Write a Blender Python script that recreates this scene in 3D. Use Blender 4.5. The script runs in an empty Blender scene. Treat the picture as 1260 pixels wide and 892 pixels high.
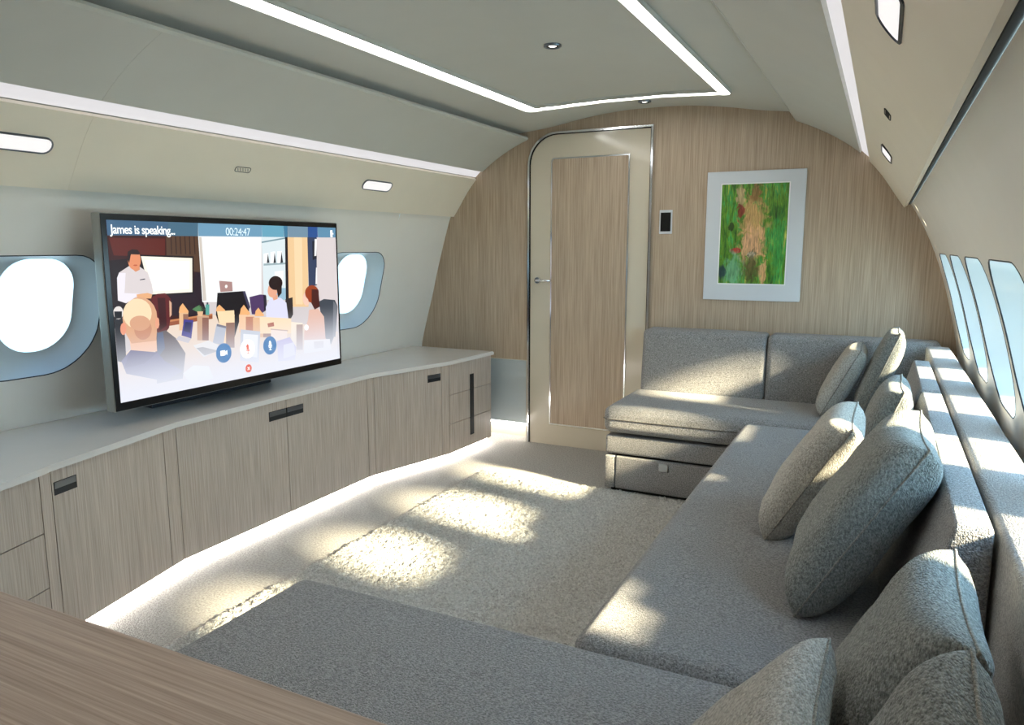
import bpy, bmesh, math, random
from mathutils import Vector, Matrix, noise

random.seed(7)
PI = math.pi
scene = bpy.context.scene
COL = scene.collection

# ------------------------------------------------------------------ camera, world, sun, exposure
cam_data = bpy.data.cameras.new('camera')
cam_data.sensor_fit = 'HORIZONTAL'
cam_data.sensor_width = 36.0
cam_data.lens = 36.0 * 912.0 / 1260.0
cam_data.clip_start = 0.02
cam = bpy.data.objects.new('camera', cam_data)
COL.objects.link(cam)
cam.location = (0.0, 0.0, 1.28)
cam.rotation_euler = (math.radians(90 - 8.85), 0.0, math.radians(26.441))
scene.camera = cam

scene.view_settings.view_transform = 'Standard'
scene.view_settings.look = 'None'
scene.view_settings.gamma = 1.0
scene.view_settings.use_curve_mapping = False
scene.view_settings.exposure = 0.30
scene.cycles.use_denoising = True
scene.cycles.max_bounces = 10
scene.cycles.diffuse_bounces = 6
scene.cycles.transparent_max_bounces = 16
scene.cycles.sample_clamp_indirect = 6.0
scene.cycles.caustics_reflective = False
scene.cycles.caustics_refractive = False

SKY_RIGHT = 15.0
SKY_LEFT = 1.9
SUN_ENERGY = 35.0
CEIL_LED = 8.5
VALANCE_LED = 0.55
PLINTH_LED = 17.0

world = bpy.data.worlds.new('sky')
scene.world = world
world.use_nodes = True
wn = world.node_tree.nodes
wl = world.node_tree.links
wn.clear()
w_out = wn.new('ShaderNodeOutputWorld')
w_bg = wn.new('ShaderNodeBackground')
w_tc = wn.new('ShaderNodeTexCoord')
w_sep = wn.new('ShaderNodeSeparateXYZ')
w_ramp = wn.new('ShaderNodeValToRGB')
w_map = wn.new('ShaderNodeMapRange')
w_map.inputs['From Min'].default_value = -1.0
w_map.inputs['From Max'].default_value = 1.0
wl.new(w_tc.outputs['Generated'], w_sep.inputs[0])
wl.new(w_sep.outputs['Z'], w_map.inputs['Value'])
wl.new(w_map.outputs[0], w_ramp.inputs[0])
cr = w_ramp.color_ramp
cr.elements[0].position = 0.0
cr.elements[0].color = (0.34, 0.46, 0.56, 1)
cr.elements[1].position = 1.0
cr.elements[1].color = (0.16, 0.36, 0.72, 1)
for p, c in ((0.42, (0.48, 0.68, 0.74, 1)), (0.50, (0.50, 0.73, 0.88, 1)), (0.62, (0.47, 0.72, 0.91, 1)), (0.78, (0.36, 0.62, 0.84, 1))):
    e = cr.elements.new(p)
    e.color = c
wl.new(w_ramp.outputs[0], w_bg.inputs[0])
w_side = wn.new('ShaderNodeMapRange')          # the sky is far brighter on the sun's side
w_side.interpolation_type = 'SMOOTHSTEP'
w_side.inputs['From Min'].default_value = 0.05
w_side.inputs['From Max'].default_value = 0.75
w_side.inputs['To Min'].default_value = SKY_LEFT
w_side.inputs['To Max'].default_value = SKY_RIGHT
wl.new(w_sep.outputs['X'], w_side.inputs['Value'])
wl.new(w_side.outputs[0], w_bg.inputs[1])
wl.new(w_bg.outputs[0], w_out.inputs[0])

sun_data = bpy.data.lights.new('sun', 'SUN')
sun_data.energy = SUN_ENERGY
sun_data.angle = math.radians(5.5)
sun_data.color = (1.0, 0.83, 0.55)
sun = bpy.data.objects.new('sun', sun_data)
COL.objects.link(sun)
SUN_DIR = Vector((-1.0, 0.20, -0.52)).normalized()
sun.rotation_euler = SUN_DIR.to_track_quat('-Z', 'Y').to_euler()
sun.location = (6, -1, 5)

# ------------------------------------------------------------------ materials
def srgb(r, g, b):
    f = lambda c: (c / 255 / 12.92) if c / 255 <= 0.04045 else ((c / 255 + 0.055) / 1.055) ** 2.4
    return (f(r), f(g), f(b), 1.0)

def new_mat(name):
    m = bpy.data.materials.new(name)
    m.use_nodes = True
    nt = m.node_tree
    b = nt.nodes['Principled BSDF']
    return m, nt, b

def plain(name, col, rough=0.5, metal=0.0, bump=0.0, spec=0.5):
    m, nt, b = new_mat(name)
    tc = nt.nodes.new('ShaderNodeTexCoord')
    nz = nt.nodes.new('ShaderNodeTexNoise')
    nz.inputs['Scale'].default_value = 6.0
    nz.inputs['Detail'].default_value = 3.0
    nt.links.new(tc.outputs['Object'], nz.inputs['Vector'])
    mx = nt.nodes.new('ShaderNodeMix')
    mx.data_type = 'RGBA'
    mx.inputs[6].default_value = tuple(c * 0.965 for c in col[:3]) + (1,)
    mx.inputs[7].default_value = tuple(min(1, c * 1.035) for c in col[:3]) + (1,)
    nt.links.new(nz.outputs[0], mx.inputs[0])
    nt.links.new(mx.outputs[2], b.inputs['Base Color'])
    b.inputs['Roughness'].default_value = rough
    b.inputs['Metallic'].default_value = metal
    b.inputs['Specular IOR Level'].default_value = spec
    if bump:
        n2 = nt.nodes.new('ShaderNodeTexNoise')
        n2.inputs['Scale'].default_value = 500.0
        bp = nt.nodes.new('ShaderNodeBump')
        bp.inputs['Strength'].default_value = bump
        bp.inputs['Distance'].default_value = 0.001
        nt.links.new(tc.outputs['Object'], n2.inputs['Vector'])
        nt.links.new(n2.outputs[0], bp.inputs['Height'])
        nt.links.new(bp.outputs[0], b.inputs['Normal'])
    return m

def emit(name, col, strength):
    m, nt, b = new_mat(name)
    b.inputs['Base Color'].default_value = (0.25, 0.25, 0.25, 1)
    b.inputs['Emission Color'].default_value = col
    b.inputs['Emission Strength'].default_value = strength
    return m

def wood(name, dark, light, axis='z', rough=0.45, fine=90.0, along=1.6):
    """veneer with long straight grain along one axis"""
    m, nt, b = new_mat(name)
    tc = nt.nodes.new('ShaderNodeTexCoord')
    mp = nt.nodes.new('ShaderNodeMapping')
    s = [fine, fine, fine]
    s['xyz'.index(axis)] = along
    mp.inputs['Scale'].default_value = s
    nt.links.new(tc.outputs['Object'], mp.inputs['Vector'])
    n1 = nt.nodes.new('ShaderNodeTexNoise')
    n1.inputs['Scale'].default_value = 1.0
    n1.inputs['Detail'].default_value = 5.0
    n1.inputs['Roughness'].default_value = 0.62
    nt.links.new(mp.outputs[0], n1.inputs['Vector'])
    mp2 = nt.nodes.new('ShaderNodeMapping')
    s2 = [14.0, 14.0, 14.0]
    s2['xyz'.index(axis)] = 0.5
    mp2.inputs['Scale'].default_value = s2
    nt.links.new(tc.outputs['Object'], mp2.inputs['Vector'])
    n2 = nt.nodes.new('ShaderNodeTexNoise')
    n2.inputs['Scale'].default_value = 1.0
    n2.inputs['Detail'].default_value = 3.0
    nt.links.new(mp2.outputs[0], n2.inputs['Vector'])
    ad = nt.nodes.new('ShaderNodeMath')
    ad.operation = 'MULTIPLY_ADD'
    ad.inputs[1].default_value = 0.84
    nt.links.new(n1.outputs[0], ad.inputs[0])
    sc = nt.nodes.new('ShaderNodeMath')
    sc.operation = 'MULTIPLY'
    sc.inputs[1].default_value = 0.16
    nt.links.new(n2.outputs[0], sc.inputs[0])
    nt.links.new(sc.outputs[0], ad.inputs[2])
    rp = nt.nodes.new('ShaderNodeValToRGB')
    rp.color_ramp.elements[0].position = 0.30
    rp.color_ramp.elements[0].color = dark
    rp.color_ramp.elements[1].position = 0.66
    rp.color_ramp.elements[1].color = light
    nt.links.new(ad.outputs[0], rp.inputs[0])
    nt.links.new(rp.outputs[0], b.inputs['Base Color'])
    b.inputs['Roughness'].default_value = rough
    bp = nt.nodes.new('ShaderNodeBump')
    bp.inputs['Strength'].default_value = 0.12
    bp.inputs['Distance'].default_value = 0.001
    nt.links.new(n1.outputs[0], bp.inputs['Height'])
    nt.links.new(bp.outputs[0], b.inputs['Normal'])
    return m

def fabric(name, dark, light, scale=260.0, bump=0.55, stretch=(1, 1, 1), dist=0.004):
    """nubby woven upholstery"""
    m, nt, b = new_mat(name)
    tc = nt.nodes.new('ShaderNodeTexCoord')
    mp = nt.nodes.new('ShaderNodeMapping')
    mp.inputs['Scale'].default_value = stretch
    nt.links.new(tc.outputs['Object'], mp.inputs['Vector'])
    vo = nt.nodes.new('ShaderNodeTexVoronoi')
    vo.inputs['Scale'].default_value = scale
    nt.links.new(mp.outputs[0], vo.inputs['Vector'])
    nz = nt.nodes.new('ShaderNodeTexNoise')
    nz.inputs['Scale'].default_value = scale * 0.62
    nz.inputs['Detail'].default_value = 3.0
    nz.inputs['Roughness'].default_value = 0.7
    nt.links.new(mp.outputs[0], nz.inputs['Vector'])
    rp = nt.nodes.new('ShaderNodeValToRGB')
    rp.color_ramp.elements[0].position = 0.34
    rp.color_ramp.elements[0].color = dark
    rp.color_ramp.elements[1].position = 0.66
    rp.color_ramp.elements[1].color = light
    nt.links.new(nz.outputs[0], rp.inputs[0])
    nt.links.new(rp.outputs[0], b.inputs['Base Color'])
    mh = nt.nodes.new('ShaderNodeMath')
    mh.operation = 'SUBTRACT'
    nt.links.new(nz.outputs[0], mh.inputs[0])
    nt.links.new(vo.outputs['Distance'], mh.inputs[1])
    bp = nt.nodes.new('ShaderNodeBump')
    bp.inputs['Strength'].default_value = bump
    bp.inputs['Distance'].default_value = dist
    nt.links.new(mh.outputs[0], bp.inputs['Height'])
    nt.links.new(bp.outputs[0], b.inputs['Normal'])
    b.inputs['Roughness'].default_value = 0.95
    b.inputs['Specular IOR Level'].default_value = 0.15
    b.inputs['Sheen Weight'].default_value = 0.25
    b.inputs['Sheen Roughness'].default_value = 0.5
    return m

M = {}
M['cream'] = plain('cream_panel', srgb(238, 228, 209), 0.42)
M['ceiling'] = plain('ceiling_paint', srgb(198, 198, 190), 0.5)
M['liner'] = plain('sidewall_liner', srgb(234, 230, 221), 0.4)
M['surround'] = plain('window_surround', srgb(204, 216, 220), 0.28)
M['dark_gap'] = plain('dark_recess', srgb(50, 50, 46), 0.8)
M['bulkhead'] = wood('bulkhead_oak_veneer', srgb(150, 128, 106), srgb(196, 177, 154), 'z', 0.38, 190.0, 3.0)
M['cabinet'] = wood('cabinet_oak_veneer', srgb(152, 138, 126), srgb(194, 182, 170), 'z', 0.42, 210.0, 4.0)
M['table'] = wood('table_oak_veneer', srgb(132, 110, 94), srgb(182, 160, 142), 'x', 0.42, 210.0, 3.0)
M['counter'] = plain('counter_stone', srgb(214, 211, 206), 0.13)
M['chrome'] = plain('chrome', srgb(225, 228, 232), 0.12, 1.0)
M['pull'] = plain('brushed_pull', srgb(120, 128, 138), 0.28, 1.0)
M['pull_dark'] = plain('pull_recess', srgb(46, 50, 56), 0.4, 0.6)
M['door_paint'] = plain('door_paint', srgb(206, 196, 176), 0.13)
M['metal_panel'] = plain('brushed_metal_panel', srgb(190, 200, 203), 0.42, 0.2)
M['black'] = plain('black_plastic', srgb(12, 12, 14), 0.22)
M['silver'] = plain('silver_housing', srgb(168, 170, 166), 0.32, 0.7)
M['carpet'] = fabric('carpet', srgb(140, 136, 129), srgb(194, 190, 183), 190.0, 0.6)
M['rug'] = fabric('rug_pile', srgb(166, 164, 157), srgb(220, 218, 212), 150.0, 0.7, (1, 1, 1), 0.008)
M['sofa'] = fabric('sofa_boucle', srgb(106, 105, 104), srgb(176, 174, 172), 330.0, 0.8)
M['sofa_light'] = fabric('ledge_boucle', srgb(140, 137, 133), srgb(196, 192, 186), 330.0, 0.7)
M['pillow_light'] = fabric('pillow_linen_light', srgb(138, 134, 125), srgb(200, 196, 186), 400.0, 0.7, (1, 0.45, 0.6))
M['pillow_dark'] = fabric('pillow_linen_grey', srgb(90, 93, 89), srgb(156, 158, 152), 400.0, 0.75, (1, 0.45, 0.6))
M['seam'] = plain('seam_thread', srgb(86, 82, 76), 0.9)
M['piping'] = fabric('piping_fabric', srgb(100, 98, 90), srgb(160, 156, 146), 300.0, 0.4)
M['tab'] = plain('pull_tab_grey', srgb(170, 170, 168), 0.5)
M['matboard'] = plain('white_mat', srgb(206, 210, 214), 0.7)
M['led'] = emit('ceiling_led', (1.0, 0.985, 0.96, 1), CEIL_LED)
M['led_soft'] = emit('cove_led', (0.98, 0.95, 0.98, 1), VALANCE_LED)
M['led_plinth'] = emit('plinth_led', (1.0, 0.95, 0.90, 1), PLINTH_LED)
M['lens'] = emit('reading_lens', (1.0, 0.97, 0.96, 1), 0.72)
M['spot_lens'] = emit('downlight_lens', (1.0, 0.96, 0.88, 1), 6.0)
M['white_ui'] = emit('screen_white', (1, 1, 1, 1), 0.95)
M['grey_ui'] = emit('screen_pale', (0.62, 0.76, 0.85, 1), 0.95)
M['blue_ui'] = emit('screen_blue', srgb(8, 98, 160), 0.95)
M['red_ui'] = emit('screen_red', srgb(206, 66, 36), 0.95)

def glass_mat():
    m = bpy.data.materials.new('window_glass')
    m.use_nodes = True
    nt = m.node_tree
    nt.nodes.clear()
    o = nt.nodes.new('ShaderNodeOutputMaterial')
    t = nt.nodes.new('ShaderNodeBsdfTransparent')
    t.inputs[0].default_value = (0.93, 0.98, 1.0, 1)
    g = nt.nodes.new('ShaderNodeBsdfGlossy')
    g.inputs['Roughness'].default_value = 0.03
    lw = nt.nodes.new('ShaderNodeLayerWeight')
    lw.inputs[0].default_value = 0.5
    pw = nt.nodes.new('ShaderNodeMath')
    pw.operation = 'POWER'
    pw.inputs[1].default_value = 5.0
    nt.links.new(lw.outputs['Facing'], pw.inputs[0])
    fr = nt.nodes.new('ShaderNodeMath')
    fr.operation = 'MULTIPLY_ADD'
    fr.inputs[1].default_value = 0.6
    fr.inputs[2].default_value = 0.03
    nt.links.new(pw.outputs[0], fr.inputs[0])
    mx = nt.nodes.new('ShaderNodeMixShader')
    nt.links.new(fr.outputs[0], mx.inputs[0])
    nt.links.new(t.outputs[0], mx.inputs[1])
    nt.links.new(g.outputs[0], mx.inputs[2])
    nt.links.new(mx.outputs[0], o.inputs[0])
    return m
M['glass'] = glass_mat()

def screen_mat():
    m, nt, b = new_mat('tv_picture')
    at = nt.nodes.new('ShaderNodeAttribute')
    at.attribute_name = 'picture'
    uvn = nt.nodes.new('ShaderNodeUVMap')
    sp = nt.nodes.new('ShaderNodeSeparateXYZ')
    nt.links.new(uvn.outputs[0], sp.inputs[0])
    mr = nt.nodes.new('ShaderNodeMapRange')
    mr.interpolation_type = 'SMOOTHSTEP'
    mr.inputs['From Min'].default_value = 0.0
    mr.inputs['From Max'].default_value = 0.44
    mr.inputs['To Min'].default_value = 0.93
    mr.inputs['To Max'].default_value = 0.0
    nt.links.new(sp.outputs['Y'], mr.inputs['Value'])
    mx = nt.nodes.new('ShaderNodeMix')
    mx.data_type = 'RGBA'
    nt.links.new(mr.outputs[0], mx.inputs[0])
    nt.links.new(at.outputs['Color'], mx.inputs[6])
    mx.inputs[7].default_value = srgb(224, 228, 240)
    b.inputs['Base Color'].default_value = (0.01, 0.01, 0.01, 1)
    b.inputs['Roughness'].default_value = 0.3
    b.inputs['Specular IOR Level'].default_value = 0.25
    nt.links.new(mx.outputs[2], b.inputs['Emission Color'])
    b.inputs['Emission Strength'].default_value = 0.95
    return m
M['picture'] = screen_mat()

def painting_mat():
    """loose green vertical brushwork with a pale peach smear down the middle"""
    m, nt, b = new_mat('abstract_print')
    N, L = nt.nodes, nt.links
    uvn = N.new('ShaderNodeUVMap')
    mp = N.new('ShaderNodeMapping')
    mp.inputs['Scale'].default_value = (13.0, 3.4, 1.0)
    L.new(uvn.outputs[0], mp.inputs[0])
    n1 = N.new('ShaderNodeTexNoise')
    n1.inputs['Scale'].default_value = 1.0
    n1.inputs['Detail'].default_value = 6.0
    n1.inputs['Roughness'].default_value = 0.6
    n1.inputs['Distortion'].default_value = 0.6
    L.new(mp.outputs[0], n1.inputs['Vector'])
    r1 = N.new('ShaderNodeValToRGB')
    r1.color_ramp.elements[0].position = 0.30
    r1.color_ramp.elements[0].color = srgb(40, 66, 30)
    r1.color_ramp.elements[1].position = 0.74
    r1.color_ramp.elements[1].color = srgb(206, 206, 110)
    for p, c in ((0.40, srgb(64, 120, 40)), (0.50, srgb(104, 150, 44)), (0.60, srgb(60, 160, 84)), (0.66, srgb(150, 170, 60))):
        e = r1.color_ramp.elements.new(p)
        e.color = c
    L.new(n1.outputs[0], r1.inputs[0])
    cur = r1.outputs[0]
    n2 = N.new('ShaderNodeTexNoise')
    n2.inputs['Scale'].default_value = 11.0
    n2.inputs['Detail'].default_value = 8.0
    n2.inputs['Distortion'].default_value = 1.2
    L.new(uvn.outputs[0], n2.inputs['Vector'])
    def blob(cur, cx, cy, rx, ry, col, soft=0.5, amt=0.9):
        sub = N.new('ShaderNodeVectorMath'); sub.operation = 'SUBTRACT'
        sub.inputs[1].default_value = (cx, cy, 0)
        L.new(uvn.outputs[0], sub.inputs[0])
        ml = N.new('ShaderNodeVectorMath'); ml.operation = 'MULTIPLY'
        ml.inputs[1].default_value = (1 / rx, 1 / ry, 0)
        L.new(sub.outputs[0], ml.inputs[0])
        ln = N.new('ShaderNodeVectorMath'); ln.operation = 'LENGTH'
        L.new(ml.outputs[0], ln.inputs[0])
        ad = N.new('ShaderNodeMath'); ad.operation = 'MULTIPLY_ADD'
        ad.inputs[1].default_value = 2.6
        L.new(n2.outputs[0], ad.inputs[0]); L.new(ln.outputs['Value'], ad.inputs[2])
        mr = N.new('ShaderNodeMapRange'); mr.interpolation_type = 'SMOOTHSTEP'
        mr.inputs['From Min'].default_value = 2.3 + soft * 0.7
        mr.inputs['From Max'].default_value = 2.3 - soft * 0.7
        mr.inputs['To Min'].default_value = 0.0
        mr.inputs['To Max'].default_value = amt
        L.new(ad.outputs[0], mr.inputs['Value'])
        mx = N.new('ShaderNodeMix'); mx.data_type = 'RGBA'
        L.new(mr.outputs[0], mx.inputs[0]); L.new(cur, mx.inputs[6])
        mx.inputs[7].default_value = col
        return mx.outputs[2]
    cur = blob(cur, 0.50, 0.52, 0.18, 0.36, srgb(206, 160, 110), 0.6)
    cur = blob(cur, 0.48, 0.40, 0.14, 0.16, srgb(228, 178, 140), 0.5)
    cur = blob(cur, 0.52, 0.90, 0.08, 0.08, srgb(150, 110, 66), 0.4)
    cur = blob(cur, 0.29, 0.88, 0.06, 0.10, srgb(196, 170, 130), 0.4)
    cur = blob(cur, 0.29, 0.72, 0.05, 0.08, srgb(130, 40, 34), 0.4)
    cur = blob(cur, 0.26, 0.335, 0.07, 0.025, srgb(190, 40, 50), 0.3)
    cur = blob(cur, 0.48, 0.29, 0.06, 0.03, srgb(236, 222, 206), 0.3)
    cur = blob(cur, 0.49, 0.13, 0.10, 0.16, srgb(84, 84, 44), 0.5)
    cur = blob(cur, 0.22, 0.12, 0.12, 0.16, srgb(120, 180, 150), 0.6, 0.7)
    cur = blob(cur, 0.04, 0.12, 0.06, 0.06, srgb(30, 60, 76), 0.5)
    cur = blob(cur, 0.68, 0.12, 0.05, 0.14, srgb(222, 172, 126), 0.4)
    cur = blob(cur, 0.88, 0.35, 0.08, 0.30, srgb(60, 160, 80), 0.7, 0.7)
    cur = blob(cur, 0.17, 0.58, 0.04, 0.04, srgb(40, 40, 22), 0.4, 0.8)
    mp3 = N.new('ShaderNodeMapping')
    mp3.inputs['Scale'].default_value = (60.0, 7.0, 1.0)
    L.new(uvn.outputs[0], mp3.inputs[0])
    n3 = N.new('ShaderNodeTexNoise')
    n3.inputs['Scale'].default_value = 1.0
    n3.inputs['Detail'].default_value = 4.0
    n3.inputs['Distortion'].default_value = 1.5
    L.new(mp3.outputs[0], n3.inputs['Vector'])
    r3 = N.new('ShaderNodeValToRGB')
    r3.color_ramp.elements[0].position = 0.32
    r3.color_ramp.elements[0].color = (0.25, 0.25, 0.18, 1)
    r3.color_ramp.elements[1].position = 0.62
    r3.color_ramp.elements[1].color = (1.25, 1.25, 1.1, 1)
    L.new(n3.outputs[0], r3.inputs[0])
    brush = N.new('ShaderNodeMix'); brush.data_type = 'RGBA'; brush.blend_type = 'MULTIPLY'
    brush.inputs[0].default_value = 0.75
    L.new(cur, brush.inputs[6]); L.new(r3.outputs[0], brush.inputs[7])
    L.new(brush.outputs[2], b.inputs['Base Color'])
    b.inputs['Roughness'].default_value = 0.35
    return m
M['painting'] = painting_mat()

# ------------------------------------------------------------------ helpers
def link(name, me, parent=None, mat=None, smooth=False):
    o = bpy.data.objects.new(name, me)
    COL.objects.link(o)
    if mat is not None:
        me.materials.append(mat)
    if parent is not None:
        o.parent = parent
        o.matrix_parent_inverse = Matrix.Translation(-parent.location) if False else Matrix.Identity(4)
    if smooth:
        for p in me.polygons:
            p.use_smooth = True
    return o

def obj(name, bm, mat, parent=None, smooth=False, auto=None):
    me = bpy.data.meshes.new(name)
    bmesh.ops.recalc_face_normals(bm, faces=bm.faces[:])
    bm.to_mesh(me)
    bm.free()
    o = link(name, me, parent, mat, smooth or auto is not None)
    if auto is not None:
        try:
            me.set_sharp_from_angle(angle=math.radians(auto))
        except Exception:
            pass
    return o

def thing(name, label, cat, loc=(0, 0, 0), group=None):
    o = bpy.data.objects.new(name, None)
    o.empty_display_size = 0.05
    COL.objects.link(o)
    o.location = loc
    o['label'] = label
    o['category'] = cat
    if group:
        o['group'] = group
    return o

def tag(o, label, cat, group=None):
    o['label'] = label
    o['category'] = cat
    if group:
        o['group'] = group
    return o

def struct(o, label=None, cat=None):
    o['kind'] = 'structure'
    if label:
        o['label'] = label
    if cat:
        o['category'] = cat
    return o

def bx(bm, x0, x1, y0, y1, z0, z1, bevel=0.0, seg=2):
    vs = [bm.verts.new(p) for p in ((x0, y0, z0), (x1, y0, z0), (x1, y1, z0), (x0, y1, z0), (x0, y0, z1), (x1, y0, z1), (x1, y1, z1), (x0, y1, z1))]
    fs = [bm.faces.new([vs[i] for i in f]) for f in ((0, 3, 2, 1), (4, 5, 6, 7), (0, 1, 5, 4), (1, 2, 6, 5), (2, 3, 7, 6), (3, 0, 4, 7))]
    if bevel:
        es = set()
        for f in fs:
            es.update(f.edges)
        bmesh.ops.bevel(bm, geom=list(es), offset=bevel, segments=seg, affect='EDGES', profile=0.6)
    return bm

def box(*a, **k):
    return bx(bmesh.new(), *a, **k)

def prism(bm, pts, y0, y1):
    """closed polygon in (x, z) extruded along y"""
    a = [bm.verts.new((x, y0, z)) for x, z in pts]
    b = [bm.verts.new((x, y1, z)) for x, z in pts]
    n = len(pts)
    bm.faces.new(a)
    bm.faces.new(b[::-1])
    for i in range(n):
        bm.faces.new((a[i], b[i], b[(i + 1) % n], a[(i + 1) % n]))
    return bm

def prism_z(bm, pts, z0, z1):
    a = [bm.verts.new((x, y, z0)) for x, y in pts]
    b = [bm.verts.new((x, y, z1)) for x, y in pts]
    n = len(pts)
    bm.faces.new(a[::-1])
    bm.faces.new(b)
    for i in range(n):
        bm.faces.new((a[i], a[(i + 1) % n], b[(i + 1) % n], b[i]))
    return bm

def offset_poly(pts, d, closed=False):
    """mitred offset of a 2-D polyline to its left by d"""
    n = len(pts)
    out = []
    for i in range(n):
        p = Vector(pts[i])
        a = Vector(pts[i - 1]) if (i > 0 or closed) else None
        b = Vector(pts[(i + 1) % n]) if (i < n - 1 or closed) else None
        d1 = (p - a).normalized() if a is not None and (p - a).length > 1e-9 else None
        d2 = (b - p).normalized() if b is not None and (b - p).length > 1e-9 else None
        if d1 is None: d1 = d2
        if d2 is None: d2 = d1
        n1 = Vector((-d1.y, d1.x)); n2 = Vector((-d2.y, d2.x))
        m = (n1 + n2)
        m.normalize()
        k = d / max(0.35, m.dot(n1))
        out.append((p.x + m.x * k, p.y + m.y * k))
    return out

def band_xz(bm, pts, w, y0, y1, closed=False):
    """flat strip of width w following a polyline in (x, z), with thickness y0..y1"""
    o1 = offset_poly(pts, w / 2, closed)
    o2 = offset_poly(pts, -w / 2, closed)
    n = len(pts)
    V = [[bm.verts.new((p[0], y, p[1])) for p in o] for o in (o1, o2) for y in (y0, y1)]
    rng = range(n) if closed else range(n - 1)
    for i in rng:
        j = (i + 1) % n
        bm.faces.new((V[0][i], V[0][j], V[2][j], V[2][i]))
        bm.faces.new((V[1][i], V[3][i], V[3][j], V[1][j]))
        bm.faces.new((V[0][i], V[1][i], V[1][j], V[0][j]))
        bm.faces.new((V[2][i], V[2][j], V[3][j], V[3][i]))
    if not closed:
        for i in (0, n - 1):
            bm.faces.new((V[0][i], V[2][i], V[3][i], V[1][i]))
    return bm

def tube(bm, pts, r, n=8, closed=False):
    pts = [Vector(p) for p in pts]
    m = len(pts)
    rings = []
    up = None
    for i in range(m):
        a = pts[i - 1] if (i > 0 or closed) else pts[i]
        b = pts[(i + 1) % m] if (i < m - 1 or closed) else pts[i]
        t = (b - a).normalized()
        if up is None:
            up = Vector((0, 0, 1)) if abs(t.z) < 0.9 else Vector((1, 0, 0))
        u = (up - t * up.dot(t)).normalized()
        up = u
        v = t.cross(u)
        rings.append([bm.verts.new(pts[i] + (u * math.cos(2 * PI * k / n) + v * math.sin(2 * PI * k / n)) * r) for k in range(n)])
    for i in range(m if closed else m - 1):
        A, B = rings[i], rings[(i + 1) % m]
        for k in range(n):
            bm.faces.new((A[k], A[(k + 1) % n], B[(k + 1) % n], B[k]))
    if not closed:
        bm.faces.new(rings[0][::-1])
        bm.faces.new(rings[-1])
    return bm

def cushion(x0, x1, y0, y1, z0, z1, r=0.04, crown=0.012, res=0.05, shear=None):
    """upholstered block: rounded edges, gently domed top"""
    bm = bmesh.new()
    c = Vector(((x0 + x1) / 2, (y0 + y1) / 2, (z0 + z1) / 2))
    h = Vector(((x1 - x0) / 2, (y1 - y0) / 2, (z1 - z0) / 2))
    def ax(hh):
        vals = [-hh]
        for t in (0.12, 0.3, 0.55, 0.8, 1.0):
            vals.append(-hh + r * t)
        n = max(1, int(round(2 * (hh - r) / res)))
        a, b = -hh + r, hh - r
        for i in range(1, n):
            vals.append(a + (b - a) * i / n)
        for t in (1.0, 0.8, 0.55, 0.3, 0.12):
            vals.append(hh - r * t)
        vals.append(hh)
        return vals
    A = [ax(h.x), ax(h.y), ax(h.z)]
    cache = {}
    def V(i, j, k):
        key = (i, j, k)
        if key not in cache:
            p = Vector((A[0][i], A[1][j], A[2][k]))
            q = Vector((max(-h.x + r, min(h.x - r, p.x)), max(-h.y + r, min(h.y - r, p.y)), max(-h.z + r, min(h.z - r, p.z))))
            d = p - q
            if d.length > 1e-9:
                p = q + d.normalized() * r
            u, v = p.x / h.x, p.y / h.y
            if p.z > 0:
                p.z += crown * (1 - u * u) * (1 - v * v) * (p.z / h.z)
            p = p + c
            if shear:
                p = Vector(shear(p))
            cache[key] = bm.verts.new(p)
        return cache[key]
    nx, ny, nz = (len(a) - 1 for a in A)
    for i in range(nx):
        for j in range(ny):
            for k in (0, nz):
                f = [V(i, j, k), V(i + 1, j, k), V(i + 1, j + 1, k), V(i, j + 1, k)]
                bm.faces.new(f if k else f[::-1])
    for i in range(nx):
        for k in range(nz):
            for j in (0, ny):
                f = [V(i, j, k), V(i + 1, j, k), V(i + 1, j, k + 1), V(i, j, k + 1)]
                bm.faces.new(f[::-1] if j else f)
    for j in range(ny):
        for k in range(nz):
            for i in (0, nx):
                f = [V(i, j, k), V(i, j + 1, k), V(i, j + 1, k + 1), V(i, j, k + 1)]
                bm.faces.new(f if i else f[::-1])
    return bm

# ------------------------------------------------------------------ cabin shell
XC = -1.262
Y0, Y1 = -1.6, 4.352
WD = [(-0.2, 1.50), (0.0, 1.56), (0.2, 1.60), (0.4, 1.62), (0.6, 1.615), (0.8, 1.588), (0.95, 1.553), (1.1, 1.512), (1.25, 1.463), (1.42, 1.398), (1.56, 1.335), (1.7, 1.26)]

WD_R = [(-0.2, 1.50), (0.0, 1.56), (0.2, 1.60), (0.4, 1.645), (0.6, 1.645), (0.8, 1.618), (0.95, 1.583), (1.1, 1.542), (1.25, 1.490), (1.38, 1.432), (1.46, 1.388), (1.495, 1.366), (1.60, 1.29)]
WD_L = [(-0.2, 1.50), (0.0, 1.56), (0.2, 1.60), (0.4, 1.62), (0.6, 1.610), (0.8, 1.560), (0.95, 1.516), (1.1, 1.478), (1.25, 1.435), (1.38, 1.396), (1.46, 1.370), (1.495, 1.356), (1.60, 1.29)]

def wd(z, s=1):
    WD = WD_R if s > 0 else WD_L
    for i in range(1, len(WD) - 2):
        if z <= WD[i + 1][0] or i == len(WD) - 3:
            z0, z1 = WD[i][0], WD[i + 1][0]
            t = (z - z0) / (z1 - z0)
            p0, p1, p2, p3 = WD[i - 1][1], WD[i][1], WD[i + 1][1], WD[i + 2][1]
            m1 = (p2 - p0) / (z1 - WD[i - 1][0]) * (z1 - z0)
            m2 = (p3 - p1) / (WD[i + 2][0] - z0) * (z1 - z0)
            return (2 * t**3 - 3 * t**2 + 1) * p1 + (t**3 - 2 * t**2 + t) * m1 + (-2 * t**3 + 3 * t**2) * p2 + (t**3 - t**2) * m2

PITCH = 0.613
WTOP = 1.495

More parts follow.
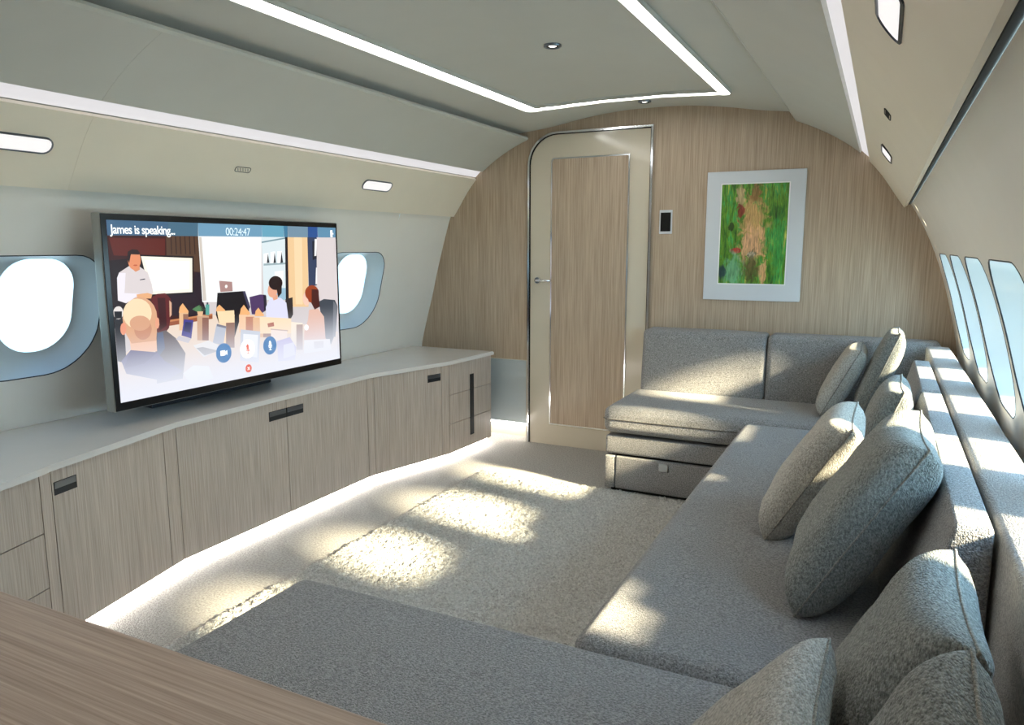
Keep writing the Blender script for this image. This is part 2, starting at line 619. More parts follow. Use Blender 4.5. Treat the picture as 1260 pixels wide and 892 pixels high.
def rrect(hw, z0, z1, rt, rb, n=8):
    pts = []
    for cx, cz, r, a0 in ((hw - rt, z1 - rt, rt, 0), (-hw + rt, z1 - rt, rt, 90), (-hw + rb, z0 + rb, rb, 180), (hw - rb, z0 + rb, rb, 270)):
        for k in range(n + 1):
            a = math.radians(a0 + 90 * k / n)
            pts.append((cx + r * math.cos(a), cz + r * math.sin(a)))
    return pts

def raycast(poly, o, ang):
    dx, dz = math.cos(ang), math.sin(ang)
    best = None
    for i in range(len(poly)):
        ax, az = poly[i]
        bx_, bz = poly[(i + 1) % len(poly)]
        ex, ez = bx_ - ax, bz - az
        det = dx * -ez + ex * dz
        if abs(det) < 1e-12:
            continue
        rx, rz = ax - o[0], az - o[1]
        t = (rx * -ez + ex * rz) / det
        u = (dx * rz - dz * rx) / det
        if t > 0 and -1e-6 <= u <= 1 + 1e-6 and (best is None or t < best):
            best = t
    return (o[0] + dx * best, o[1] + dz * best)

def build_wall(side, centres, name, depth, gshift, rim_hw, gl):
    s = side
    X = lambda y, z, d=0.0: Vector((XC + s * (wd(z, s) + d), y, z))
    O = (0.0, 1.03)
    rect = [(PITCH / 2, WTOP), (-PITCH / 2, WTOP), (-PITCH / 2, 0.0), (PITCH / 2, 0.0)]
    angs = [2 * PI * k / 72 for k in range(72)] + [math.atan2(z - O[1], y) % (2 * PI) for y, z in rect]
    angs = sorted(set(round(a, 6) for a in angs))
    rim = rrect(rim_hw, 0.80, 1.25, 0.11, 0.20)
    gls = [(y + gshift, z) for y, z in rrect(*gl)]
    GO = (gshift, 1.06)
    R = [raycast(rect, O, a) for a in angs]
    I = [raycast(rim, O, a) for a in angs]
    G = [raycast(gls, GO, a) for a in angs]
    n = len(angs)
    wall = bmesh.new()
    def grid(ya, yb):
        m = max(1, int((yb - ya) / 0.2))
        zs = [WTOP * k / 24 for k in range(25)]
        V = [[wall.verts.new(X(ya + (yb - ya) * j / m, z)) for z in zs] for j in range(m + 1)]
        for j in range(m):
            for k in range(24):
                wall.faces.new((V[j][k], V[j + 1][k], V[j + 1][k + 1], V[j][k + 1]))
    cs = sorted(centres)
    grid(Y0, cs[0] - PITCH / 2)
    if cs[-1] + PITCH / 2 < Y1:
        grid(cs[-1] + PITCH / 2, Y1)
    funnels = []
    for c in cs:
        rings = []
        for t in (1.0, 0.8, 0.6, 0.42, 0.27, 0.15, 0.06, 0.0):
            rings.append([wall.verts.new(X(min(c + I[i][0] + (R[i][0] - I[i][0]) * t, Y1), I[i][1] + (R[i][1] - I[i][1]) * t)) for i in range(n)])
        for a, b in zip(rings, rings[1:]):
            for i in range(n):
                j = (i + 1) % n
                wall.faces.new((a[i], a[j], b[j], b[i]))
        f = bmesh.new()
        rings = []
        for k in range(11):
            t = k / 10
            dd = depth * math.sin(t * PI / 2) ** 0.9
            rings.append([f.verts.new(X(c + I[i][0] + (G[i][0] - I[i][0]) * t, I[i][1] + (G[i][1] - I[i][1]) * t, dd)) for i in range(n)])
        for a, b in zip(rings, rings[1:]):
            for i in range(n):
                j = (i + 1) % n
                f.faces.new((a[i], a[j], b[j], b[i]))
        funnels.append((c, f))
    w = struct(obj(name, wall, M['liner'], smooth=True))
    return w, funnels, X, I, G, n, depth

win_no = [0]
def build_windows(res):
    w, funnels, X, I, G, n, depth = res
    for c, f in funnels:
        win_no[0] += 1
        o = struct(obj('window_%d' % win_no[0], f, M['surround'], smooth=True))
        p = bmesh.new()
        vs = [p.verts.new(X(c + g[0], g[1], depth + 0.002)) for g in G]
        vc = p.verts.new(X(c + sum(g[0] for g in G) / n, 1.06, depth + 0.002))
        for i in range(n):
            p.faces.new((vc, vs[i], vs[(i + 1) % n]))
        obj('glass_pane', p, M['glass'], o)
        t = bmesh.new()
        tube(t, [X(c + a[0], a[1], 0.001) for a in I], 0.0022, 6, True)
        obj('rim_trim', t, M['pull_dark'], o, True)

RIGHT_C = [3.80 - PITCH * k for k in range(5)]
LEFT_C = [3.46 - PITCH * k for k in range(7)]
build_windows(build_wall(-1, LEFT_C, 'wall_left', 0.085, 0.07, 0.272, (0.142, 0.885, 1.238, 0.11, 0.135)))
build_windows(build_wall(1, RIGHT_C, 'wall_right', 0.13, 0.0, 0.285, (0.150, 0.835, 1.24, 0.09, 0.09)))

struct(obj('floor', box(XC - 1.62, XC + 1.62, Y0, 4.52, -0.06, 0.0), M['carpet']))
struct(obj('wall_back', box(XC - 1.75, XC + 1.75, Y0 - 0.06, Y0, -0.06, 2.25), M['bulkhead']))

# forward bulkhead, with the low recess beside the console cut out of its lower left
bk = bmesh.new()
zz = [0.15 * k for k in range(10)]
pts = [(-2.056, 0.548), (-2.056, 0.0)] + [(XC + wd(z) + 0.05, z) for z in zz] + [(XC + 1.50, 1.52), (XC + 1.48, 1.66), (XC + 1.30, 1.82), (XC + 1.0, 1.99), (XC + 0.5, 2.10), (XC, 2.13), (XC - 0.5, 2.10), (XC - 1.0, 1.99), (XC - 1.30, 1.82), (XC - 1.48, 1.66), (XC - 1.50, 1.52)] + [(XC - wd(z, -1) - 0.02, z) for z in zz[::-1] if z > 0.56] + [(XC - 1.63, 0.548)]
prism(bk, pts, Y1, Y1 + 0.06)
struct(obj('wall_front', bk, M['bulkhead']))
struct(obj('trim_1', box(XC - 1.63, -2.058, 4.358, 4.372, 0.118, 0.540), M['metal_panel']), 'brushed pale metal panel low on the bulkhead between console and door', 'panel')
struct(obj('baseboard_front', box(XC - 1.63, -2.058, 4.47, 4.50, 0.0, 0.60), M['door_paint']))
struct(obj('trim_2', box(-2.056, -2.046, 4.345, 4.52, 0.0, 0.548), M['door_paint']))

CEIL = [(0.0, 2.076), (0.15, 2.074), (0.30, 2.062), (0.45, 2.042), (0.60, 2.016), (0.73, 1.999), (0.86, 1.986), (1.0, 1.962), (1.16, 1.88), (1.32, 1.74), (1.43, 1.62), (1.44, 1.52), (1.36, 1.497)]
def ceil_z(d):
    d = abs(d)
    for (a, za), (b, zb) in zip(CEIL, CEIL[1:]):
        if d <= b:
            return za + (zb - za) * (d - a) / (b - a)
    return CEIL[-1][1]
def smooth_line(pts, sub=4):
    out = []
    for i in range(len(pts) - 1):
        p0 = pts[max(0, i - 1)]; p1 = pts[i]; p2 = pts[i + 1]; p3 = pts[min(len(pts) - 1, i + 2)]
        for k in range(sub):
            t = k / sub
            out.append(tuple(0.5 * (2 * p1[j] + (p2[j] - p0[j]) * t + (2 * p0[j] - 5 * p1[j] + 4 * p2[j] - p3[j]) * t * t + (3 * p1[j] - p0[j] - 3 * p2[j] + p3[j]) * t**3) for j in (0, 1)))
    out.append(pts[-1])
    return out
full = [(XC - d, z) for d, z in CEIL[::-1]] + [(XC + d, z) for d, z in CEIL[1:]]
cl = bmesh.new()
band_xz(cl, smooth_line([(x, z + 0.01) for x, z in full], 3), 0.02, Y0, Y1)
struct(obj('ceiling', cl, M['ceiling'], auto=40))

SPLIT = 1.70
tn = [2]
def side_panel(prof, w, mat, s):
    pts = smooth_line([(XC + s * d, z) for d, z in prof], 4)
    for ya, yb in ((Y0, SPLIT - 0.0004), (SPLIT + 0.0004, 4.349)):
        tn[0] += 1
        b = bmesh.new()
        band_xz(b, pts, w, ya, yb)
        struct(obj('trim_%d' % tn[0], b, mat, auto=40))
for s in (-1, 1):
    side_panel([(0.795, 1.950), (0.88, 1.914), (0.97, 1.868), (1.05, 1.818), (1.118, 1.767)], 0.012, M['ceiling'], s)
    side_panel([(1.168, 1.722), (1.215, 1.668), (1.255, 1.614), (1.30, 1.546), (1.343, 1.484)], 0.018, M['cream'], s)
    b = bmesh.new()
    prism(b, [(XC + s * d, z) for d, z in ((0.787, 1.950), (0.797, 1.941), (0.800, 1.956), (0.792, 1.961))], Y0, 4.3485)
    tn[0] += 1
    struct(obj('trim_%d' % tn[0], b, M['ceiling']))
    b = bmesh.new()
    prism(b, [(XC + s * d, z) for d, z in ((1.116, 1.777), (1.125, 1.768), (1.166, 1.730), (1.175, 1.733), (1.19, 1.76), (1.14, 1.80))], Y0, 4.347)
    side = 'window side above the console' if s < 0 else 'side above the sofa'
    tag(obj('light_strip', b, M['led_soft']), 'long pale white cove light strip along the ' + ('left panel above the console and television' if s < 0 else 'right panel above the sofa back'), 'light strip', None)

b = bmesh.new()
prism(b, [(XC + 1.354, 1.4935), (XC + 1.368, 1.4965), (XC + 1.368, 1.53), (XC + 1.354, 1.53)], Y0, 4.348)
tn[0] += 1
struct(obj('trim_%d' % tn[0], b, M['dark_gap']))  # dark strip standing in for the shade in the gap under the right panel

# ------------------------------------------------------------------ ceiling light loop and downlights
def loop_pts(h, yf, r):
    pts = [(-h, Y0 + 0.3)]
    for k in range(7):
        a = math.radians(180 - 90 * k / 6)
        pts.append((-h + r + r * math.cos(a), yf - r + r * math.sin(a)))
    for k in range(1, 12):
        t = k / 12
        pts.append((-h + r + (2 * h - 2 * r) * t, yf + 0.13 * math.sin(PI * t) ** 0.75))
    for k in range(7):
        a = math.radians(90 - 90 * k / 6)
        pts.append((h - r + r * math.cos(a), yf - r + r * math.sin(a)))
    pts.append((h, Y0 + 0.3))
    return pts
def ceiling_band(bm, line, w, zlow, ztop):
    o1, o2 = offset_poly(line, w / 2), offset_poly(line, -w / 2)
    n = len(line)
    V = [[bm.verts.new((XC + p[0], p[1], ceil_z(p[0]) + dz)) for p in o] for o in (o1, o2) for dz in (zlow, ztop)]
    for i in range(n - 1):
        j = i + 1
        bm.faces.new((V[0][i], V[0][j], V[2][j], V[2][i]))
        bm.faces.new((V[1][i], V[3][i], V[3][j], V[1][j]))
        bm.faces.new((V[0][i], V[1][i], V[1][j], V[0][j]))
        bm.faces.new((V[2][i], V[2][j], V[3][j], V[3][i]))
    for i in (0, n - 1):
        bm.faces.new((V[0][i], V[2][i], V[3][i], V[1][i]))
line = loop_pts(0.515, 3.845, 0.05)
t = thing('ceiling_light', 'bright white light strip looping round the cabin ceiling panel', 'ceiling light', (XC, 1.2, 2.05))
def local(bm, t):
    bmesh.ops.translate(bm, verts=bm.verts[:], vec=-Vector(t.location))
    return bm
b = bmesh.new(); ceiling_band(b, line, 0.058, -0.012, 0.006)
obj('diffuser', local(b, t), M['led'], t)
b = bmesh.new(); ceiling_band(b, offset_poly(line, 0.0325), 0.007, -0.016, 0.006); ceiling_band(b, offset_poly(line, -0.0325), 0.007, -0.016, 0.006)
obj('edge_trim', local(b, t), M['ceiling'], t)

def ring(bm, r0, r1, z0, z1, n=32):
    P = [[bm.verts.new((r * math.cos(2 * PI * k / n), r * math.sin(2 * PI * k / n), z)) for k in range(n)] for r, z in ((r1, z1), (r1, z0), ((r0 + r1) / 2, z0 - 0.002), (r0, z0), (r0, z1))]
    for a, c in zip(P, P[1:]):
        for k in range(n):
            bm.faces.new((a[k], a[(k + 1) % n], c[(k + 1) % n], c[k]))
    return bm
def disc(bm, r, z, n=32):
    bm.faces.new([bm.verts.new((r * math.cos(2 * PI * k / n), r * math.sin(2 * PI * k / n), z)) for k in range(n)])
    return bm
for y, lab in ((2.86, 'small round ceiling downlight inside the light loop'), (4.14, 'small round ceiling downlight just in front of the door bulkhead')):
    t = thing('downlight', lab, 'downlight', (XC + 0.02, y, 2.074))
    obj('bezel', ring(bmesh.new(), 0.024, 0.036, -0.006, 0.004), M['pull'], t, True)
    obj('baffle', ring(bmesh.new(), 0.015, 0.024, -0.004, 0.003), M['black'], t, True)
    obj('lens', disc(bmesh.new(), 0.0155, -0.003), M['spot_lens'], t)

# ------------------------------------------------------------------ fittings on the upper side panels
def on_panel(s, y, d=1.253, z=1.6165):
    """frame on the sloping panel: e1 along the cabin, e2 down the slope, e3 into the cabin"""
    o = Vector((XC + s * d, y, z))
    e2 = Vector((s * 0.175, 0, -0.229)).normalized()
    e1 = Vector((0, 1, 0))
    e3 = Vector((-s * 0.229, 0, -0.175)).normalized()
    return o + e3 * 0.0088, e1, e2, e3
def pill(hl, hw, n=10, k=2.6):
    pts = []
    r = hw
    for c, a0 in ((hl - r, -90), (-(hl - r), 90)):
        for i in range(n + 1):
            a = math.radians(a0 + 180 * i / n)
            pts.append((c + r * math.cos(a), r * math.sin(a)))
    return pts
def soft_rect(hl, hw, r, n=5):
    pts = []
    for cx, cy, a0 in ((hl - r, hw - r, 0), (-hl + r, hw - r, 90), (-hl + r, -hw + r, 180), (hl - r, -hw + r, 270)):
        for k in range(n + 1):
            a = math.radians(a0 + 90 * k / n)
            pts.append((cx + r * math.cos(a), cy + r * math.sin(a)))
    return pts
def frame_tf(e1, e2, e3):
    return lambda a, b, c: e1 * a + e2 * b + e3 * c
def reading_light(s, y, lab, hl=0.128, hw=0.031, r=0.0295):
    o, e1, e2, e3 = on_panel(s, y)
    F = frame_tf(e1, e2, e3)
    t = thing('reading_light', lab, 'reading light', o)
    outer, inner = soft_rect(hl, hw, r), soft_rect(hl - 0.005, hw - 0.005, r - 0.0048)
    b = bmesh.new()
    n = len(outer)
    A = [[b.verts.new(F(p[0], p[1], h)) for p in q] for q, h in ((outer, -0.002), (outer, 0.004), (inner, 0.005), (inner, -0.002))]
    for a, c in zip(A, A[1:]):
        for k in range(n):
            b.faces.new((a[k], a[(k + 1) % n], c[(k + 1) % n], c[k]))
    obj('bezel', b, M['pull_dark'] if s > 0 else M['pull'], t)
    b = bmesh.new()
    b.faces.new([b.verts.new(F(p[0], p[1], 0.002)) for p in inner])
    vs = b.verts[:]
    obj('lens', b, M['lens'], t)
reading_light(-1, 1.475, 'white oval reading light above the near left window, cut by the left edge')
reading_light(-1, 3.39, 'white oval reading light above the right end of the television')
reading_light(1, 1.225, 'large near white reading light high on the right panel')
reading_light(1, 3.06, 'small far white reading light on the right panel near the bulkhead')
def vent(s, y, lab):
    o, e1, e2, e3 = on_panel(s, y)
    F = frame_tf(e1, e2, e3)
    t = thing('air_vent', lab, 'vent', o)
    b = bmesh.new()
    b.faces.new([b.verts.new(F(p[0], p[1], 0.0015)) for p in soft_rect(0.042, 0.012, 0.008)])
    obj('plate', b, M['cream'], t)
    b = bmesh.new()
    tube(b, [F(p[0], p[1], 0.0018) for p in soft_rect(0.042, 0.012, 0.008)], 0.0014, 6, True)
    obj('outline', b, M['dark_gap'], t)
    for k in range(5):
        b = bmesh.new()
        c = -0.028 + 0.014 * k
        tube(b, [F(c - 0.004, -0.007, 0.002), F(c + 0.004, 0.007, 0.002)], 0.0012, 6)
        obj('slat', b, M['dark_gap'], t)
vent(-1, 2.43, 'tiny slotted vent on the left panel above the television')
vent(1, 2.16, 'tiny slotted vent on the right panel between two reading lights')

# ------------------------------------------------------------------ door in the bulkhead
YD = 4.346
outl = [(-2.040, 0.0)]
for k in range(11):
    a = math.radians(180 - 90 * k / 10)
    outl.append((-2.040 + 0.19 + 0.19 * math.cos(a), 1.974 - 0.19 + 0.19 * math.sin(a)))
outl += [(-1.249, 1.974), (-1.249, 0.0)]
b = bmesh.new()
prism(b, outl, YD, Y1 - 0.0005)
door = struct(obj('door_1', b, M['door_paint']), 'cream cabin door with wood inset panel and chrome trim', 'door')
inset = [(-1.884, 0.140), (-1.884, 1.805), (-1.872, 1.820), (-1.386, 1.820), (-1.386, 0.140)]
b = bmesh.new(); prism(b, inset, YD - 0.003, YD + 0.002)
obj('inset_panel', b, M['bulkhead'], door)
b = bmesh.new(); band_xz(b, inset, 0.008, YD - 0.006, YD, True)
obj('inset_trim', b, M['chrome'], door)
b = bmesh.new(); band_xz(b, outl, 0.012, YD - 0.012, YD + 0.004)
obj('door_frame', b, M['chrome'], door)
b = bmesh.new(); band_xz(b, offset_poly(outl, -0.0085), 0.006, YD - 0.003, YD + 0.002)
obj('door_gap', b, M['black'], door)
h = bmesh.new()
bmesh.ops.create_cone(h, cap_ends=True, segments=24, radius1=0.021, radius2=0.019, depth=0.016, matrix=Matrix.Translation((-1.975, YD - 0.008, 1.070)) @ Matrix.Rotation(PI / 2, 4, 'X'))
ho = obj('handle', h, M['chrome'], door, auto=40)
h = bmesh.new()
tube(h, [(-1.975, YD - 0.014, 1.070), (-1.975, YD - 0.042, 1.070), (-1.966, YD - 0.050, 1.070), (-1.94, YD - 0.052, 1.070), (-1.868, YD - 0.050, 1.070)], 0.0075, 10)
obj('lever', h, M['chrome'], ho, True)

# ------------------------------------------------------------------ bulkhead: control panel and picture
t = thing('control_panel', 'small black touch panel in a white frame beside the door', 'control panel', (-1.158, Y1, 1.425))
obj('frame', box(-0.038, 0.038, -0.008, -0.0005, -0.069, 0.069, 0.003), M['matboard'], t)
obj('touchscreen', box(-0.030, 0.030, -0.0095, -0.007, -0.054, 0.054, 0.001, 1), M['black'], t)

t = thing('picture', 'framed green abstract painting in a wide white mat on the wood bulkhead', 'picture', (-0.662, Y1, 1.339))
b = box(-0.262, 0.262, -0.014, -0.0005, -0.357, 0.357, 0.002, 1)
obj('mat_board', b, M['matboard'], t)
b = bmesh.new()
uvl = b.loops.layers.uv.new('UVMap')
px0, px1, pz0, pz1 = -0.178, 0.178, -0.262, 0.286
q = [b.verts.new(p) for p in ((px0, -0.0152, pz0), (px1, -0.0152, pz0), (px1, -0.0152, pz1), (px0, -0.0152, pz1))]
f = b.faces.new(q)
for l, uv in zip(f.loops, ((0, 0), (1, 0), (1, 1), (0, 1))):
    l[uvl].uv = uv
obj('print', b, M['painting'], t)
b = bmesh.new()
band_xz(b, [(px0 - 0.003, pz0 - 0.003), (px0 - 0.003, pz1 + 0.003), (px1 + 0.003, pz1 + 0.003), (px1 + 0.003, pz0 - 0.003)], 0.005, -0.0150, -0.0135, True)
obj('mat_bevel', b, plain('mat_bevel', srgb(240, 240, 238), 0.6), t)

# ------------------------------------------------------------------ console: cabinet units, worktop, plinth
FR = [(0.50, -2.03), (1.31, -2.268), (1.36, -2.29), (1.86, -2.404), (1.93, -2.420), (3.13, -2.420), (3.18, -2.412), (3.66, -2.284), (3.72, -2.268), (4.20, -2.240)]
def front(y):
    for (a, xa), (c, xb) in zip(FR, FR[1:]):
        if y <= c:
            return xa + (xb - xa) * (y - a) / (c - a)
    return FR[-1][1]
ZB, ZT = 0.045, 0.588
GAP = 0.0016
def slab(ya, yb, za, zb, out=0.0, th=0.02):
    ys = [ya + GAP] + [y for y, _ in FR if ya + 0.004 < y < yb - 0.004] + [yb - GAP]
    pts = [(front(y) + out, y) for y in ys] + [(front(y) - th + out, y) for y in ys[::-1]]
    b = bmesh.new()
    prism_z(b, pts, za + GAP, zb - GAP)
    return b
def face_box(bm, ya, yb, za, zb, o0, o1):
    pts = [(front(ya) + o1, ya), (front(yb) + o1, yb), (front(yb) + o0, yb), (front(ya) + o0, ya)]
    return prism_z(bm, pts, za, zb)
def cabinet(lab, ya, yb):
    t = thing('cabinet', lab, 'cabinet', (front((ya + yb) / 2), (ya + yb) / 2, 0.0), 'console cabinet units under the worktop')
    ys = [ya + 0.002] + [y for y, _ in FR if ya + 0.01 < y < yb - 0.01] + [yb - 0.002]
    pts = [(front(y) - 0.0215, y) for y in ys] + [(-2.78, yb - 0.002), (-2.78, ya + 0.002)]
    b = bmesh.new()
    prism_z(b, pts, ZB + 0.002, ZT)
    obj('carcass', local(b, t), M['dark_gap'], t)
    return t
def stile(t, ya, yb):
    obj('stile', local(slab(ya, yb, ZB, ZT), t), M['cabinet'], t)
def pull(parent, t, ya, yb, za, zb):
    b = bmesh.new(); face_box(b, ya, yb, za, zb, -0.004, 0.0012)
    p = obj('handle', local(b, t), M['pull_dark'], parent)
    b = bmesh.new(); face_box(b, ya + 0.003, yb - 0.003, za + (zb - za) * 0.48, zb - 0.002, 0.0008, 0.0022)
    obj('grip', local(b, t), M['pull'], p)
def cdoor(t, ya, yb, hy0, hy1, hz0=0.505, hz1=0.548):
    d = obj('door', local(slab(ya, yb, ZB, ZT), t), M['cabinet'], t)
    pull(d, t, hy0, hy1, hz0, hz1)
    return d
rows = ((0.404, ZT), (0.226, 0.404), (ZB, 0.226))
t = cabinet('cabinet of stacked drawers cut by the left edge of the photo', 0.52, 1.312)
for za, zb in rows:
    obj('drawer', local(slab(0.52, 1.312, za, zb), t), M['cabinet'], t)
t = cabinet('single door cabinet below the near left window, handle at its top left', 1.312, 1.93)
stile(t, 1.312, 1.36); stile(t, 1.86, 1.93); cdoor(t, 1.36, 1.86, 1.368, 1.455)
t = cabinet('wide double door cabinet below the television', 1.93, 3.13)
cdoor(t, 1.93, 2.53, 2.42, 2.5285); cdoor(t, 2.53, 3.13, 2.5315, 2.64)
t = cabinet('single door cabinet right of the television, handle at its top right', 3.13, 3.66)
stile(t, 3.13, 3.18); cdoor(t, 3.18, 3.66, 3.555, 3.652)
t = cabinet('small drawer cabinet with tall dark vertical pull at the far end of the console', 3.66, 4.20)
stile(t, 3.66, 3.72)
for za, zb in rows:
    obj('drawer', local(slab(3.72, 4.198, za, zb), t), M['cabinet'], t)
b = bmesh.new(); face_box(b, 3.945, 3.985, 0.115, 0.50, -0.004, 0.004)
obj('vertical_pull', local(b, t), M['pull_dark'], t)

ys = [0.48] + [y for y, _ in FR[1:-1]] + [4.215]
pts = [(front(max(0.5, y)) + 0.012, y) for y in ys] + [(-2.855, 4.215), (-2.855, 0.48)]
b = bmesh.new(); prism_z(b, pts, 0.590, 0.612)
es = [e for e in b.edges if all(v.co.z > 0.611 for v in e.verts)]
bmesh.ops.bevel(b, geom=es, offset=0.004, segments=2, affect='EDGES')
tag(obj('worktop', b, M['counter']), 'long pale polished worktop on the console under the left windows', 'worktop')
b = bmesh.new()
ys2 = [0.52] + [y for y, _ in FR[1:-1]] + [4.195]
prism_z(b, [(front(y) - 0.075, y) for y in ys2] + [(-2.76, 4.195), (-2.76, 0.52)], 0.0, ZB + 0.001)
struct(obj('baseboard_left', b, M['dark_gap']))
b = bmesh.new()
prism_z(b, [(front(y) - 0.030, y) for y in ys2] + [(front(y) - 0.073, y) for y in ys2[::-1]], 0.012, ZB - 0.001)
tag(obj('plinth_light', b, M['led_plinth']), 'hidden light strip glowing under the foot of the console cabinets', 'light strip')
b = box(XC - 1.45, -2.07, 4.39, 4.41, 0.095, 0.112)
tag(obj('recess_light', b, M['led_plinth']), 'short light strip glowing in the floor recess left of the door', 'light strip')

